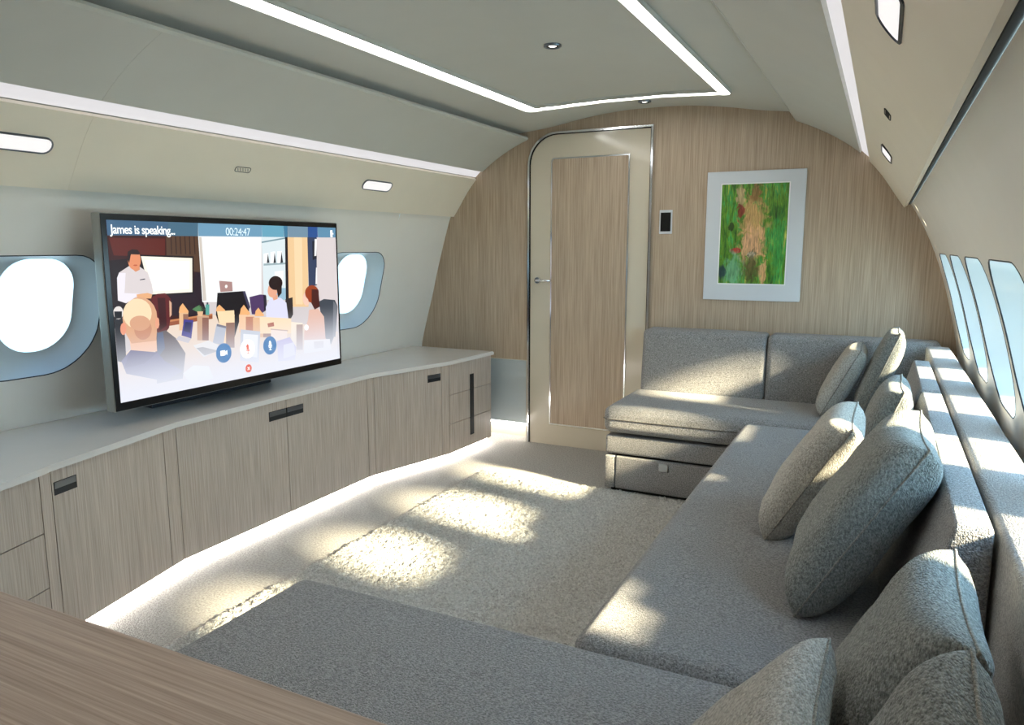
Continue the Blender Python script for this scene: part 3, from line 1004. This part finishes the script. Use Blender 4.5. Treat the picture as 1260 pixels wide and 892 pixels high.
# ------------------------------------------------------------------ television
t = thing('television', 'large flat television showing a video meeting, on the left console', 'television', (-2.50, 2.388, 0.6125))
TW, TZ0, TZ1 = 0.6435, 0.062, 0.790
b = box(-0.052, -0.004, -TW, TW, TZ0, TZ1, 0.006, 3)
obj('housing', b, M['silver'], t)
b = box(-0.005, 0.0, -TW + 0.003, TW - 0.003, TZ0 + 0.003, TZ1 - 0.003, 0.002, 2)
obj('bezel', b, M['black'], t)
b = box(-0.215, -0.0515, -0.30, 0.30, 0.20, 0.40, 0.006, 2)
obj('mount', b, M['silver'], t)
b = box(-0.27, -0.20, -0.34, 0.34, 0.0, 0.42, 0.004, 2)
obj('lift_column', b, M['pull_dark'], t)
SY0, SY1, SZ0, SZ1 = -TW + 0.022, TW - 0.016, TZ0 + 0.034, TZ1 - 0.026
SCREEN = [
    (206, 198, 198, [0, 1000, 1000, 1000, 1000, 0, 0, 0]),
    (58, 18, 14, [0, 1000, 321, 1000, 319, 518, 360, 387, 0, 416]),
    (92, 30, 20, [5, 905, 193, 904, 188, 796, 108, 804, 16, 811]),
    (34, 12, 16, [0, 784, 103, 797, 123, 576, 0, 485]),
    (84, 58, 42, [200, 1000, 321, 1000, 321, 703, 291, 710, 295, 798, 194, 808]),
    (50, 30, 22, [213, 927, 217, 927, 215, 813, 212, 813]),
    (50, 30, 22, [230, 927, 234, 928, 233, 813, 229, 813]),
    (50, 30, 22, [247, 928, 251, 928, 250, 813, 246, 813]),
    (50, 30, 22, [265, 929, 269, 929, 268, 813, 264, 813]),
    (50, 30, 22, [283, 929, 287, 930, 285, 813, 281, 813]),
    (50, 30, 22, [301, 930, 305, 930, 304, 813, 300, 813]),
    (38, 18, 30, [296, 704, 321, 703, 322, 526, 340, 422, 192, 458, 192, 577, 285, 580]),
    (238, 240, 240, [319, 1000, 598, 1000, 579, 489, 319, 521]),
    (205, 196, 186, [322, 916, 332, 916, 336, 529, 322, 527]),
    (20, 12, 14, [101, 814, 296, 801, 287, 574, 124, 580]),
    (252, 240, 224, [104, 805, 290, 790, 282, 586, 128, 588]),
    (255, 252, 246, [116, 783, 279, 771, 270, 606, 138, 605]),
    (214, 226, 230, [596, 1000, 728, 999, 713, 489, 592, 502]),
    (120, 150, 160, [595, 892, 718, 923, 717, 913, 595, 882]),
    (150, 170, 176, [600, 745, 711, 749, 711, 737, 599, 732]),
    (250, 250, 250, [602, 812, 625, 816, 623, 751, 600, 747]),
    (40, 42, 50, [622, 812, 628, 751, 615, 748]),
    (250, 250, 250, [636, 822, 659, 826, 656, 750, 633, 746]),
    (40, 42, 50, [656, 822, 661, 750, 648, 747]),
    (250, 250, 250, [670, 826, 694, 829, 691, 750, 668, 745]),
    (40, 42, 50, [691, 826, 697, 750, 683, 746]),
    (250, 250, 250, [652, 689, 696, 694, 692, 596, 649, 603]),
    (150, 185, 205, [626, 579, 705, 572, 702, 490, 649, 496]),
    (25, 22, 30, [715, 999, 730, 1000, 718, 488, 702, 490]),
    (170, 60, 30, [726, 922, 731, 922, 721, 488, 717, 488]),
    (232, 196, 148, [728, 999, 837, 998, 824, 425, 717, 438]),
    (240, 210, 168, [761, 998, 805, 997, 792, 447, 753, 452]),
    (52, 62, 90, [834, 998, 889, 998, 876, 576, 830, 568]),
    (22, 24, 40, [860, 899, 886, 899, 882, 771, 858, 762]),
    (238, 236, 236, [875, 914, 888, 914, 881, 793, 869, 790]),
    (238, 236, 236, [876, 707, 886, 705, 879, 586, 869, 584]),
    (214, 204, 204, [889, 998, 1000, 1000, 1000, 286, 884, 361, 879, 575]),
    (228, 208, 190, [171, 417, 320, 443, 594, 385, 738, 328, 996, 209, 1000, 0, 0, 0, 4, 248]),
    (150, 82, 50, [185, 429, 357, 441, 356, 412, 184, 397]),
    (196, 128, 84, [186, 432, 357, 445, 357, 435, 185, 420]),
    (22, 14, 20, [383, 571, 494, 571, 520, 462, 515, 413, 479, 410, 445, 275, 400, 284, 371, 433]),
    (60, 56, 84, [494, 571, 505, 570, 525, 462, 516, 446]),
    (168, 132, 128, [393, 646, 449, 635, 449, 575, 396, 575]),
    (245, 240, 236, [428, 608, 427, 604, 426, 601, 425, 599, 423, 597, 422, 597, 420, 597, 418, 599, 417, 602, 417, 605, 416, 608, 417, 612, 418, 615, 419, 617, 421, 619, 422, 619, 424, 618, 426, 617, 427, 614, 428, 611]),
    (76, 52, 96, [523, 529, 574, 541, 602, 535, 603, 435, 569, 405, 530, 414]),
    (36, 26, 44, [590, 539, 604, 528, 604, 435, 590, 423]),
    (48, 40, 40, [700, 494, 738, 504, 737, 382, 713, 332, 698, 387]),
    (216, 216, 238, [617, 499, 640, 514, 676, 507, 704, 468, 711, 350, 598, 367, 599, 453]),
    (222, 160, 130, [631, 527, 661, 529, 660, 501, 639, 493]),
    (226, 166, 138, [661, 559, 659, 544, 655, 531, 649, 520, 642, 514, 634, 513, 627, 516, 620, 523, 615, 534, 612, 548, 612, 563, 614, 578, 617, 591, 623, 601, 630, 607, 638, 609, 645, 606, 652, 599, 657, 588, 660, 574]),
    (36, 18, 18, [689, 609, 687, 594, 681, 581, 673, 570, 663, 564, 652, 563, 641, 566, 632, 574, 624, 585, 620, 599, 619, 614, 621, 628, 626, 641, 634, 651, 644, 658, 655, 660, 666, 656, 676, 649, 683, 638, 688, 624]),
    (36, 18, 18, [644, 638, 685, 609, 682, 539, 663, 511, 657, 568, 642, 583]),
    (62, 68, 78, [884, 455, 915, 471, 981, 456, 997, 404, 980, 212, 947, 120, 909, 186]),
    (110, 114, 122, [971, 450, 995, 404, 976, 173, 960, 176]),
    (222, 180, 162, [826, 403, 878, 404, 911, 339, 916, 146, 788, 154, 794, 245, 818, 334]),
    (236, 196, 176, [834, 483, 833, 467, 829, 453, 824, 442, 819, 436, 812, 434, 806, 437, 801, 445, 797, 457, 794, 472, 794, 487, 795, 503, 799, 517, 804, 528, 809, 534, 816, 536, 822, 533, 827, 526, 831, 514, 834, 499]),
    (150, 64, 30, [886, 521, 884, 504, 877, 489, 868, 477, 857, 470, 844, 469, 832, 473, 821, 482, 813, 495, 808, 511, 807, 528, 809, 545, 815, 559, 824, 571, 835, 578, 848, 580, 860, 576, 871, 567, 879, 554, 885, 538]),
    (70, 26, 22, [831, 553, 884, 545, 889, 417, 858, 399, 836, 461]),
    (150, 60, 28, [813, 546, 846, 570, 842, 451, 825, 462]),
    (250, 246, 246, [820, 274, 819, 267, 817, 261, 814, 257, 810, 254, 806, 254, 802, 256, 799, 260, 796, 265, 794, 271, 794, 278, 795, 285, 797, 291, 800, 295, 804, 298, 808, 298, 812, 296, 815, 293, 818, 287, 820, 281]),
    (214, 204, 204, [20, 689, 28, 718, 63, 753, 98, 746, 123, 712, 134, 647, 137, 591, 88, 581, 41, 549, 17, 566]),
    (232, 226, 236, [20, 689, 28, 716, 49, 715, 40, 605, 91, 595, 44, 549, 17, 568]),
    (226, 168, 120, [79, 593, 117, 598, 133, 588, 128, 565, 81, 570]),
    (214, 140, 100, [63, 767, 97, 766, 97, 730, 82, 719, 67, 742]),
    (222, 140, 98, [102, 783, 101, 766, 97, 752, 92, 740, 85, 733, 78, 730, 72, 733, 66, 741, 62, 753, 60, 767, 60, 784, 62, 800, 65, 814, 71, 826, 77, 833, 84, 836, 90, 833, 96, 826, 100, 814, 102, 799]),
    (40, 20, 18, [58, 797, 61, 830, 76, 844, 94, 841, 102, 822, 98, 814, 71, 816, 63, 767]),
    (190, 90, 60, [90, 755, 90, 754, 88, 753, 87, 752, 85, 751, 83, 751, 81, 751, 79, 752, 77, 753, 76, 754, 76, 756, 77, 757, 78, 758, 79, 759, 81, 759, 83, 759, 85, 759, 87, 758, 89, 758, 90, 756]),
    (60, 56, 70, [95, 676, 112, 680, 112, 674, 94, 671]),
    (94, 26, 28, [128, 568, 151, 589, 179, 590, 198, 555, 200, 502, 184, 385, 168, 358, 140, 363, 132, 467]),
    (60, 12, 16, [150, 566, 178, 563, 176, 401, 150, 376]),
    (214, 170, 140, [192, 547, 200, 531, 197, 460, 189, 447]),
    (96, 84, 84, [131, 364, 171, 375, 206, 321, 239, 222, 222, 72, 126, 70]),
    (84, 96, 124, [140, 363, 161, 367, 164, 269, 134, 217]),
    (42, 38, 42, [0, 526, 30, 523, 30, 355, 28, 214, 0, 235]),
    (225, 218, 214, [32, 497, 30, 486, 27, 477, 23, 469, 18, 465, 13, 464, 8, 466, 4, 472, 1, 480, 0, 491, 0, 502, 0, 513, 3, 522, 7, 530, 12, 534, 17, 535, 22, 533, 26, 527, 29, 519, 31, 509]),
    (28, 22, 26, [2, 509, 27, 506, 25, 468, 2, 468]),
    (236, 190, 160, [44, 352, 136, 340, 135, 258, 47, 266]),
    (216, 164, 128, [144, 450, 140, 413, 129, 380, 115, 356, 97, 342, 78, 340, 61, 349, 45, 369, 34, 397, 28, 431, 27, 467, 31, 503, 41, 534, 55, 559, 72, 574, 90, 578, 108, 570, 124, 551, 136, 523, 143, 488]),
    (216, 164, 128, [27, 439, 144, 436, 135, 320, 50, 322, 35, 375]),
    (240, 214, 176, [126, 479, 122, 453, 114, 430, 102, 412, 88, 402, 73, 401, 58, 408, 45, 422, 36, 442, 30, 466, 30, 492, 33, 517, 41, 540, 52, 557, 66, 568, 81, 570, 96, 564, 109, 551, 119, 531, 125, 506]),
    (198, 140, 110, [122, 390, 119, 371, 114, 355, 107, 343, 98, 336, 89, 335, 80, 339, 72, 350, 66, 364, 63, 381, 62, 400, 64, 418, 70, 434, 77, 446, 85, 453, 94, 455, 104, 450, 112, 440, 118, 426, 121, 409]),
    (212, 160, 128, [118, 425, 116, 412, 110, 401, 102, 393, 92, 388, 81, 388, 70, 392, 61, 400, 54, 410, 50, 423, 49, 436, 51, 449, 56, 460, 64, 468, 74, 473, 85, 473, 96, 470, 105, 462, 112, 452, 117, 439]),
    (228, 150, 120, [37, 407, 36, 397, 34, 388, 32, 380, 28, 376, 25, 375, 22, 377, 20, 383, 18, 390, 17, 400, 17, 410, 18, 420, 20, 430, 22, 436, 26, 441, 29, 442, 32, 440, 34, 435, 36, 427, 37, 417]),
    (228, 160, 130, [150, 420, 150, 410, 148, 401, 146, 394, 144, 390, 142, 389, 139, 391, 138, 396, 136, 403, 136, 412, 136, 422, 137, 432, 138, 441, 140, 448, 142, 452, 145, 453, 147, 451, 149, 446, 150, 439, 150, 430]),
    (98, 92, 132, [12, 232, 45, 286, 135, 252, 160, 195, 224, 118, 155, 76, 25, 157]),
    (84, 76, 116, [45, 286, 135, 252, 87, 198, 18, 188]),
    (226, 182, 140, [226, 476, 260, 466, 255, 358, 221, 364]),
    (150, 104, 84, [240, 459, 260, 456, 255, 358, 236, 361]),
    (236, 176, 118, [224, 469, 229, 502, 241, 524, 253, 494, 261, 475, 261, 464]),
    (200, 160, 130, [294, 444, 341, 431, 334, 280, 288, 290]),
    (140, 96, 82, [314, 426, 340, 422, 334, 280, 308, 286]),
    (84, 128, 84, [302, 458, 306, 458, 280, 487, 276, 482]),
    (84, 128, 84, [302, 458, 306, 458, 285, 491, 281, 486]),
    (84, 128, 84, [302, 458, 306, 458, 290, 495, 286, 490]),
    (84, 128, 84, [302, 458, 306, 458, 296, 499, 291, 494]),
    (84, 128, 84, [302, 458, 306, 458, 301, 503, 297, 498]),
    (84, 128, 84, [302, 458, 306, 458, 306, 507, 302, 502]),
    (84, 128, 84, [302, 458, 306, 458, 311, 502, 307, 496]),
    (84, 128, 84, [302, 458, 306, 458, 316, 497, 312, 491]),
    (84, 128, 84, [302, 458, 306, 458, 321, 492, 317, 486]),
    (84, 128, 84, [302, 458, 306, 458, 326, 486, 322, 481]),
    (84, 128, 84, [302, 458, 306, 458, 331, 481, 327, 475]),
    (222, 180, 140, [295, 467, 319, 464, 315, 435, 298, 437]),
    (88, 160, 148, [330, 504, 346, 503, 343, 437, 328, 439]),
    (60, 70, 80, [335, 516, 342, 516, 342, 503, 334, 504]),
    (66, 60, 140, [242, 427, 278, 415, 265, 306, 228, 332]),
    (40, 36, 90, [246, 411, 271, 403, 262, 341, 237, 358]),
    (196, 190, 196, [218, 331, 265, 306, 252, 281, 206, 312]),
    (240, 208, 170, [384, 439, 451, 424, 442, 210, 375, 224]),
    (140, 100, 80, [413, 419, 450, 414, 442, 210, 405, 218]),
    (246, 214, 172, [376, 456, 450, 452, 449, 373, 382, 380]),
    (236, 176, 118, [371, 457, 376, 481, 388, 496, 401, 474, 410, 460, 410, 452]),
    (176, 182, 196, [371, 377, 412, 355, 393, 236, 350, 261]),
    (110, 110, 124, [373, 377, 412, 355, 409, 342, 371, 363]),
    (226, 224, 222, [271, 262, 334, 280, 397, 219, 309, 181]),
    (160, 158, 158, [282, 244, 309, 244, 374, 205, 313, 190]),
    (236, 196, 160, [471, 422, 540, 406, 535, 292, 467, 304]),
    (190, 130, 104, [501, 402, 540, 396, 535, 292, 497, 299]),
    (236, 176, 118, [474, 419, 480, 458, 495, 482, 510, 447, 521, 426, 521, 412]),
    (226, 182, 140, [534, 393, 645, 370, 640, 238, 529, 259]),
    (150, 104, 84, [582, 369, 644, 360, 640, 238, 578, 250]),
    (236, 176, 118, [542, 399, 548, 433, 562, 454, 576, 423, 587, 404, 586, 393]),
    (244, 216, 180, [566, 392, 725, 355, 721, 249, 564, 278]),
    (170, 90, 60, [602, 340, 633, 344, 635, 316, 604, 314]),
    (190, 196, 208, [474, 323, 565, 293, 550, 83, 464, 121]),
    (232, 234, 240, [485, 292, 554, 271, 544, 119, 477, 148]),
    (238, 220, 208, [619, 298, 701, 273, 694, 173, 613, 208]),
    (190, 160, 150, [616, 302, 705, 275, 705, 268, 616, 295]),
    (240, 226, 206, [724, 330, 786, 313, 780, 118, 717, 132]),
    (170, 142, 130, [751, 307, 786, 302, 780, 118, 745, 126]),
    (176, 166, 214, [645, 210, 713, 224, 745, 144, 735, 55, 647, 67]),
    (214, 212, 236, [678, 177, 733, 183, 738, 91, 674, 79]),
    (236, 232, 228, [790, 187, 940, 164, 946, 82, 786, 89]),
    (206, 198, 196, [845, 164, 901, 157, 901, 107, 846, 111]),
    (240, 240, 242, [224, 103, 266, 141, 327, 119, 345, 37, 250, 25]),
    (66, 98, 128, [0, 1000, 207, 1000, 204, 920, 0, 918]),
    (70, 104, 126, [207, 1000, 321, 1000, 318, 921, 205, 920]),
    (108, 152, 180, [321, 1000, 598, 1000, 597, 923, 319, 921]),
    (100, 160, 184, [598, 1000, 707, 1000, 706, 924, 598, 923]),
    (62, 118, 150, [707, 1000, 728, 1000, 727, 924, 707, 924]),
    (112, 140, 160, [728, 1000, 837, 1000, 836, 925, 728, 924]),
    (40, 78, 140, [837, 1000, 892, 1000, 892, 926, 837, 925]),
    (92, 138, 168, [892, 1000, 1000, 1000, 999, 927, 893, 926]),
]
me = bpy.data.meshes.new('screen')
verts, faces, cols, uvs = [], [], [], []
for k, (red, green, blue, pp) in enumerate(SCREEN):
    c = (red, green, blue)
    q = [v / 1000 for v in pp]
    ids = []
    for i in range(0, len(q), 2):
        u, v = min(1, max(0, q[i])), min(1, max(0, q[i + 1]))
        ids.append(len(verts))
        verts.append((0.0006 + k * 0.000012, SY0 + (SY1 - SY0) * u, SZ0 + (SZ1 - SZ0) * v))
        uvs.append((u, v))
    faces.append(ids)
    cols.append(srgb(*c))
me.from_pydata(verts, [], faces)
me.uv_layers.new(name='UVMap')
me.color_attributes.new('picture', 'FLOAT_COLOR', 'CORNER')
ul = me.uv_layers['UVMap']
ca = me.color_attributes['picture']
for p, c in zip(me.polygons, cols):
    for li in p.loop_indices:
        ul.data[li].uv = uvs[me.loops[li].vertex_index]
        ca.data[li].color = c
scr = link('screen', me, t, M['picture'])
def su(u, v, x=0.0032):
    return Vector((x, SY0 + (SY1 - SY0) * u, SZ0 + (SZ1 - SZ0) * v))
def text(body, u, v, size, mat, align='LEFT', squeeze=1.0, bold=0.0):
    cu = bpy.data.curves.new('caption', 'FONT')
    cu.body = body
    cu.size = size
    cu.align_x = align
    cu.align_y = 'CENTER'
    cu.space_character = 0.92
    cu.offset = bold
    tmp = bpy.data.objects.new('caption', cu)
    me = bpy.data.meshes.new_from_object(tmp)
    bpy.data.objects.remove(tmp)
    bpy.data.curves.remove(cu)
    o0 = su(u, v, 0.0042)
    for vv in me.vertices:
        vv.co = Vector((o0.x, o0.y + vv.co.x * squeeze, o0.z + vv.co.y))
    return link('caption', me, scr, mat)
text('James is speaking...', 0.010, 0.949, 0.046, M['white_ui'], squeeze=0.88, bold=0.0006)
text('00:24:47', 0.486, 0.950, 0.046, M['grey_ui'], 'CENTER', 0.95)
def ell(bm, u, v, r, x=0.0034, n=28):
    c = su(u, v, x)
    bm.faces.new([bm.verts.new((c.x, c.y + r * math.cos(2 * PI * k / n), c.z + r * math.sin(2 * PI * k / n))) for k in range(n)])
def quad(bm, u, v, pts, x=0.0044):
    c = su(u, v, x)
    bm.faces.new([bm.verts.new((c.x, c.y + a, c.z + d)) for a, d in pts])
def button(u, v, r, mat, icon, imat, lab):
    b = bmesh.new(); ell(b, u, v, r)
    o = obj('call_button', b, mat, scr)
    b = bmesh.new()
    icon(b, u, v)
    obj('icon', b, imat, o)
def ic_cam(b, u, v):
    quad(b, u, v, [(-0.019, -0.011), (0.007, -0.011), (0.007, 0.011), (-0.019, 0.011)])
    quad(b, u, v, [(0.008, -0.004), (0.018, -0.011), (0.018, 0.011), (0.008, 0.004)])
def ic_mic(b, u, v):
    quad(b, u, v, [(0.007 * math.cos(a), 0.008 + 0.014 * math.sin(a)) for a in [2 * PI * k / 16 for k in range(16)]])
    quad(b, u, v, [(-0.0115, 0.002), (-0.0085, 0.002), (-0.006, -0.007), (0.006, -0.007), (0.0085, 0.002), (0.0115, 0.002), (0.008, -0.0105), (-0.008, -0.0105)], 0.0046)
    quad(b, u, v, [(-0.0016, -0.019), (0.0016, -0.019), (0.0016, -0.009), (-0.0016, -0.009)], 0.0048)
    quad(b, u, v, [(-0.007, -0.021), (0.007, -0.021), (0.007, -0.018), (-0.007, -0.018)], 0.0050)
def ic_muted(b, u, v):
    ic_mic(b, u, v)
    quad(b, u, v, [(-0.013, 0.016), (-0.011, 0.018), (0.013, -0.016), (0.011, -0.018)], 0.0052)
def ic_x(b, u, v):
    quad(b, u, v, [(-0.008, 0.006), (-0.006, 0.008), (0.008, -0.006), (0.006, -0.008)])
    quad(b, u, v, [(-0.006, -0.008), (-0.008, -0.006), (0.006, 0.008), (0.008, 0.006)], 0.0046)
button(0.393, 0.187, 0.042, M['blue_ui'], ic_cam, M['white_ui'], '')
button(0.500, 0.189, 0.042, M['white_ui'], ic_muted, M['red_ui'], '')
button(0.608, 0.188, 0.042, M['blue_ui'], ic_mic, M['white_ui'], '')
button(0.4995, 0.058, 0.0185, M['red_ui'], ic_x, M['white_ui'], '')
b = bmesh.new()
quad(b, 0.975, 0.955, [(-0.012, -0.017), (0.004, -0.017), (0.004, 0.017), (-0.012, 0.017)])
quad(b, 0.975, 0.955, [(0.006, -0.004), (0.011, -0.004), (0.011, 0.004), (0.006, 0.004)])
obj('exit_icon', b, M['white_ui'], scr)

# ------------------------------------------------------------------ rug
b = bmesh.new()
rx0, rx1, ry0, ry1 = -1.985, -0.565, 1.02, 3.60
nx, ny = 158, 287
rr = random.Random(3)
V = []
for i in range(nx + 1):
    row = []
    for j in range(ny + 1):
        edge = i in (0, nx) or j in (0, ny)
        x = rx0 + (rx1 - rx0) * i / nx + (0 if edge else rr.uniform(-0.004, 0.004))
        y = ry0 + (ry1 - ry0) * j / ny + (0 if edge else rr.uniform(-0.004, 0.004))
        z = 0.001 if edge else 0.012 + rr.random() ** 1.3 * 0.015 + 0.003 * noise.noise(Vector((x * 9, y * 9, 0)))
        row.append(b.verts.new((x, y, z)))
    V.append(row)
for i in range(nx):
    for j in range(ny):
        b.faces.new((V[i][j], V[i + 1][j], V[i + 1][j + 1], V[i][j + 1]))
tag(obj('rug', b, M['rug'], smooth=True), 'shaggy pale grey rug on the carpet between console and sofa', 'rug')

# ------------------------------------------------------------------ far sofa along the bulkhead
t = thing('sofa', 'grey two seat sofa against the wood bulkhead, below the green picture', 'sofa', (-0.55, 3.9, 0.0))
def part(name, bm, mat, t, smooth=True):
    return obj(name, local(bm, t), mat, t, smooth)
seat = part('seat_cushion', cushion(-1.262, 0.19, 3.600, 4.17, 0.318, 0.462, 0.045, 0.014), M['sofa'], t)
b = bmesh.new(); tube(b, [(-1.2635, 4.12, 0.395), (-1.2635, 3.655, 0.395), (-1.262, 3.62, 0.395), (-1.24, 3.5985, 0.395), (-0.58, 3.5985, 0.395)], 0.0022, 6)
obj('seam', local(b, t), M['seam'], seat)
def lean(y0, z0, k):
    return lambda p: (p.x, p.y + max(0.0, p.z - z0) * k, p.z)
for xa, xb in ((-1.225, -0.537), (-0.533, 0.285)):
    part('back_cushion', cushion(xa, xb, 4.128, 4.30, 0.44, 0.812, 0.03, 0.004, 0.05, lean(0, 0.44, 0.10)), M['sofa'], t)
part('base_band', box(-1.250, 0.10, 3.622, 4.34, 0.208, 0.304, 0.012, 3), M['sofa'], t)
part('plinth', box(-1.225, 0.10, 3.655, 4.33, 0.0, 0.215), M['dark_gap'], t, False)
part('side_panel', box(-1.252, -1.196, 3.618, 4.34, 0.022, 0.196, 0.008, 2), M['sofa'], t)
d = part('drawer', box(-1.192, 0.08, 3.616, 3.65, 0.022, 0.196, 0.008, 2), M['sofa'], t)
b = box(-0.958, -0.912, 3.607, 3.6155, 0.146, 0.186, 0.002, 1)
obj('pull_tab', local(b, t), M['tab'], d)

# ------------------------------------------------------------------ long sofa under the right windows
t = thing('sofa', 'long grey sofa below the right windows with loose cushions along its back', 'sofa', (-0.2, 2.5, 0.0))
part('seat_cushion', cushion(-0.552, 0.085, 1.386, 3.594, 0.305, 0.452, 0.04, 0.012), M['sofa'], t)
part('base', box(-0.535, 0.17, 1.40, 3.58, 0.03, 0.31, 0.012, 3), M['sofa'], t)
part('plinth', box(-0.50, 0.15, 1.43, 3.55, 0.0, 0.035), M['dark_gap'], t, False)
def backrest(p):
    k = max(0.0, min(1.0, (p.z - 0.44) / 0.36))
    f = (p.x - 0.04) / 0.16
    xf = 0.035 + 0.108 * k ** 0.85
    return (xf + f * (0.204 - xf), p.y, p.z)
for ya, yb in ((1.452, 2.128), (2.140, 2.818), (2.850, 3.600)):
    part('back_cushion', cushion(0.04, 0.20, ya, yb, 0.44, 0.800, 0.016, 0.002, 0.045, backrest), M['sofa'], t)

# near chaise
t = thing('chaise', 'wide grey upholstered chaise seat in the foreground, left of the loose cushions', 'sofa', (-0.55, 0.9, 0.0))
part('seat_cushion', cushion(-1.288, 0.185, 0.42, 1.380, 0.305, 0.450, 0.04, 0.010), M['sofa'], t)
part('base', box(-1.265, 0.17, 0.46, 1.335, 0.05, 0.31, 0.012, 3), M['sofa'], t)
part('plinth', box(-1.22, 0.15, 0.50, 1.30, 0.031, 0.055), M['dark_gap'], t, False)

# padded ledge between sofa back and window wall
b = bmesh.new()
prism(b, [(0.212, 0.0), (0.285, 0.0), (0.322, 0.25), (0.345, 0.45), (0.338, 0.70), (0.318, 0.79), (0.308, 0.802), (0.222, 0.802), (0.212, 0.792)], -0.9, 4.12)
tag(obj('window_ledge', b, M['sofa_light'], auto=50), 'long pale upholstered ledge behind the sofa under the right windows', 'ledge')

# ------------------------------------------------------------------ foreground table
t = thing('table', 'wood topped table cut by the bottom left corner of the photo', 'table', (-1.2, 0.2, 0.0))
b = box(-1.93, -0.30, -0.35, 0.650, 0.693, 0.724, 0.003, 2)
part('tabletop', b, M['table'], t, False)
for xa in (-1.72, -0.75):
    part('leg', box(xa, xa + 0.06, -0.20, 0.36, 0.0, 0.692, 0.004, 2), M['cabinet'], t, False)

# ------------------------------------------------------------------ loose cushions
def pillow(lab, near, lean_deg, size, thick, mat, yaw=0.0, length=None, roll=0.0, seed=0):
    """near: middle of the edge facing the viewer; u runs up the lean, v runs away along the sofa"""
    a = math.radians(lean_deg)
    u = Vector((math.sin(a), 0, math.cos(a)))
    v = Vector((0, 1, 0))
    R = Matrix.Rotation(math.radians(yaw), 3, 'Z')
    u = R @ u; v = R @ v
    Q = Matrix.Rotation(math.radians(roll), 3, u)
    v = Q @ v
    nrm = u.cross(v)
    hs = size / 2
    hv = (length or size) / 2
    c = Vector(near) + v * hv
    t = thing('cushion', lab, 'cushion', c, 'loose cushions on the sofas')
    n = 26
    bm = bmesh.new()
    ed = [-math.cos(PI * i / n) for i in range(n + 1)]
    ed = [0.55 * e + 0.45 * (-1 + 2 * i / n) for i, e in enumerate(ed)]
    S = {}
    def pos(i, j, s):
        p, q = ed[i], ed[j]
        x = p * hs * (1 - 0.055 * (1 - q * q) ** 1.2)
        y = q * hv * (1 - 0.055 * (1 - p * p) ** 1.2)
        h = thick / 2 * max(0.0, (1 - abs(p)**8) * (1 - abs(q)**8)) ** 0.5 * (0.84 + 0.16 * (1 - p * p) * (1 - q * q))
        w = 0.006 * noise.noise(Vector((x * 7 + seed * 3.1, y * 7, s * 5.0 + seed))) + 0.003 * noise.noise(Vector((x * 19 + seed, y * 19, s * 3.0)))
        h += w * min(1.0, (1 - abs(p)) * 5) * min(1.0, (1 - abs(q)) * 5)
        return u * x + v * y + nrm * (s * h)
    for s in (1, -1):
        for i in range(n + 1):
            for j in range(n + 1):
                e = i in (0, n) or j in (0, n)
                key = (i, j, 0 if e else s)
                if key not in S:
                    S[key] = bm.verts.new(pos(i, j, 0 if e else s))
    for s in (1, -1):
        for i in range(n):
            for j in range(n):
                ks = []
                for a_, b_ in ((i, j), (i + 1, j), (i + 1, j + 1), (i, j + 1)):
                    e = a_ in (0, n) or b_ in (0, n)
                    ks.append(S[(a_, b_, 0 if e else s)])
                bm.faces.new(ks if s > 0 else ks[::-1])
    loop = [(i, 0) for i in range(n)] + [(n, j) for j in range(n)] + [(i, n) for i in range(n, 0, -1)] + [(0, j) for j in range(n, 0, -1)]
    lp = [S[(i, j, 0)].co.copy() for i, j in loop]
    body = obj('cover', bm, mat, t, True)
    b2 = bmesh.new()
    tube(b2, lp, 0.0026, 6, True)
    obj('piping', b2, M['piping'], body, True)
    return t
pillow('darker grey large cushion on the long sofa, behind which another grey one hides', (-0.008, 1.66, 0.672), 30, 0.47, 0.165, M['pillow_dark'], length=0.42, seed=1)
pillow('pale linen cushion on the long sofa seat, just left of the darker large one', (-0.145, 2.10, 0.632), 31, 0.40, 0.145, M['pillow_light'], seed=2)
pillow('grey cushion half hidden behind the pale linen one against the sofa back', (0.02, 2.56, 0.655), 20, 0.38, 0.12, M['pillow_dark'], seed=3)
pillow('small pale cushion on the far sofa seat below the picture', (-0.145, 3.76, 0.645), 26, 0.36, 0.125, M['pillow_light'], length=0.34, seed=4)
pillow('narrow grey cushion standing upright in the far sofa corner', (0.015, 3.72, 0.690), 20, 0.44, 0.115, M['pillow_dark'], length=0.36, seed=5)
pillow('tall grey cushion in the lower right corner, nearest the back cushion end', (0.045, 0.98, 0.635), 28, 0.38, 0.13, M['pillow_dark'], length=0.34, seed=6)
pillow('grey cushion cut by the bottom right corner of the photo', (0.035, 0.53, 0.685), 24, 0.38, 0.12, M['pillow_dark'], length=0.34, seed=7)
pillow('pale cushion on the chaise cut by the bottom edge of the photo', (-0.128, 0.77, 0.592), 38, 0.31, 0.10, M['pillow_light'], length=0.34, seed=8)
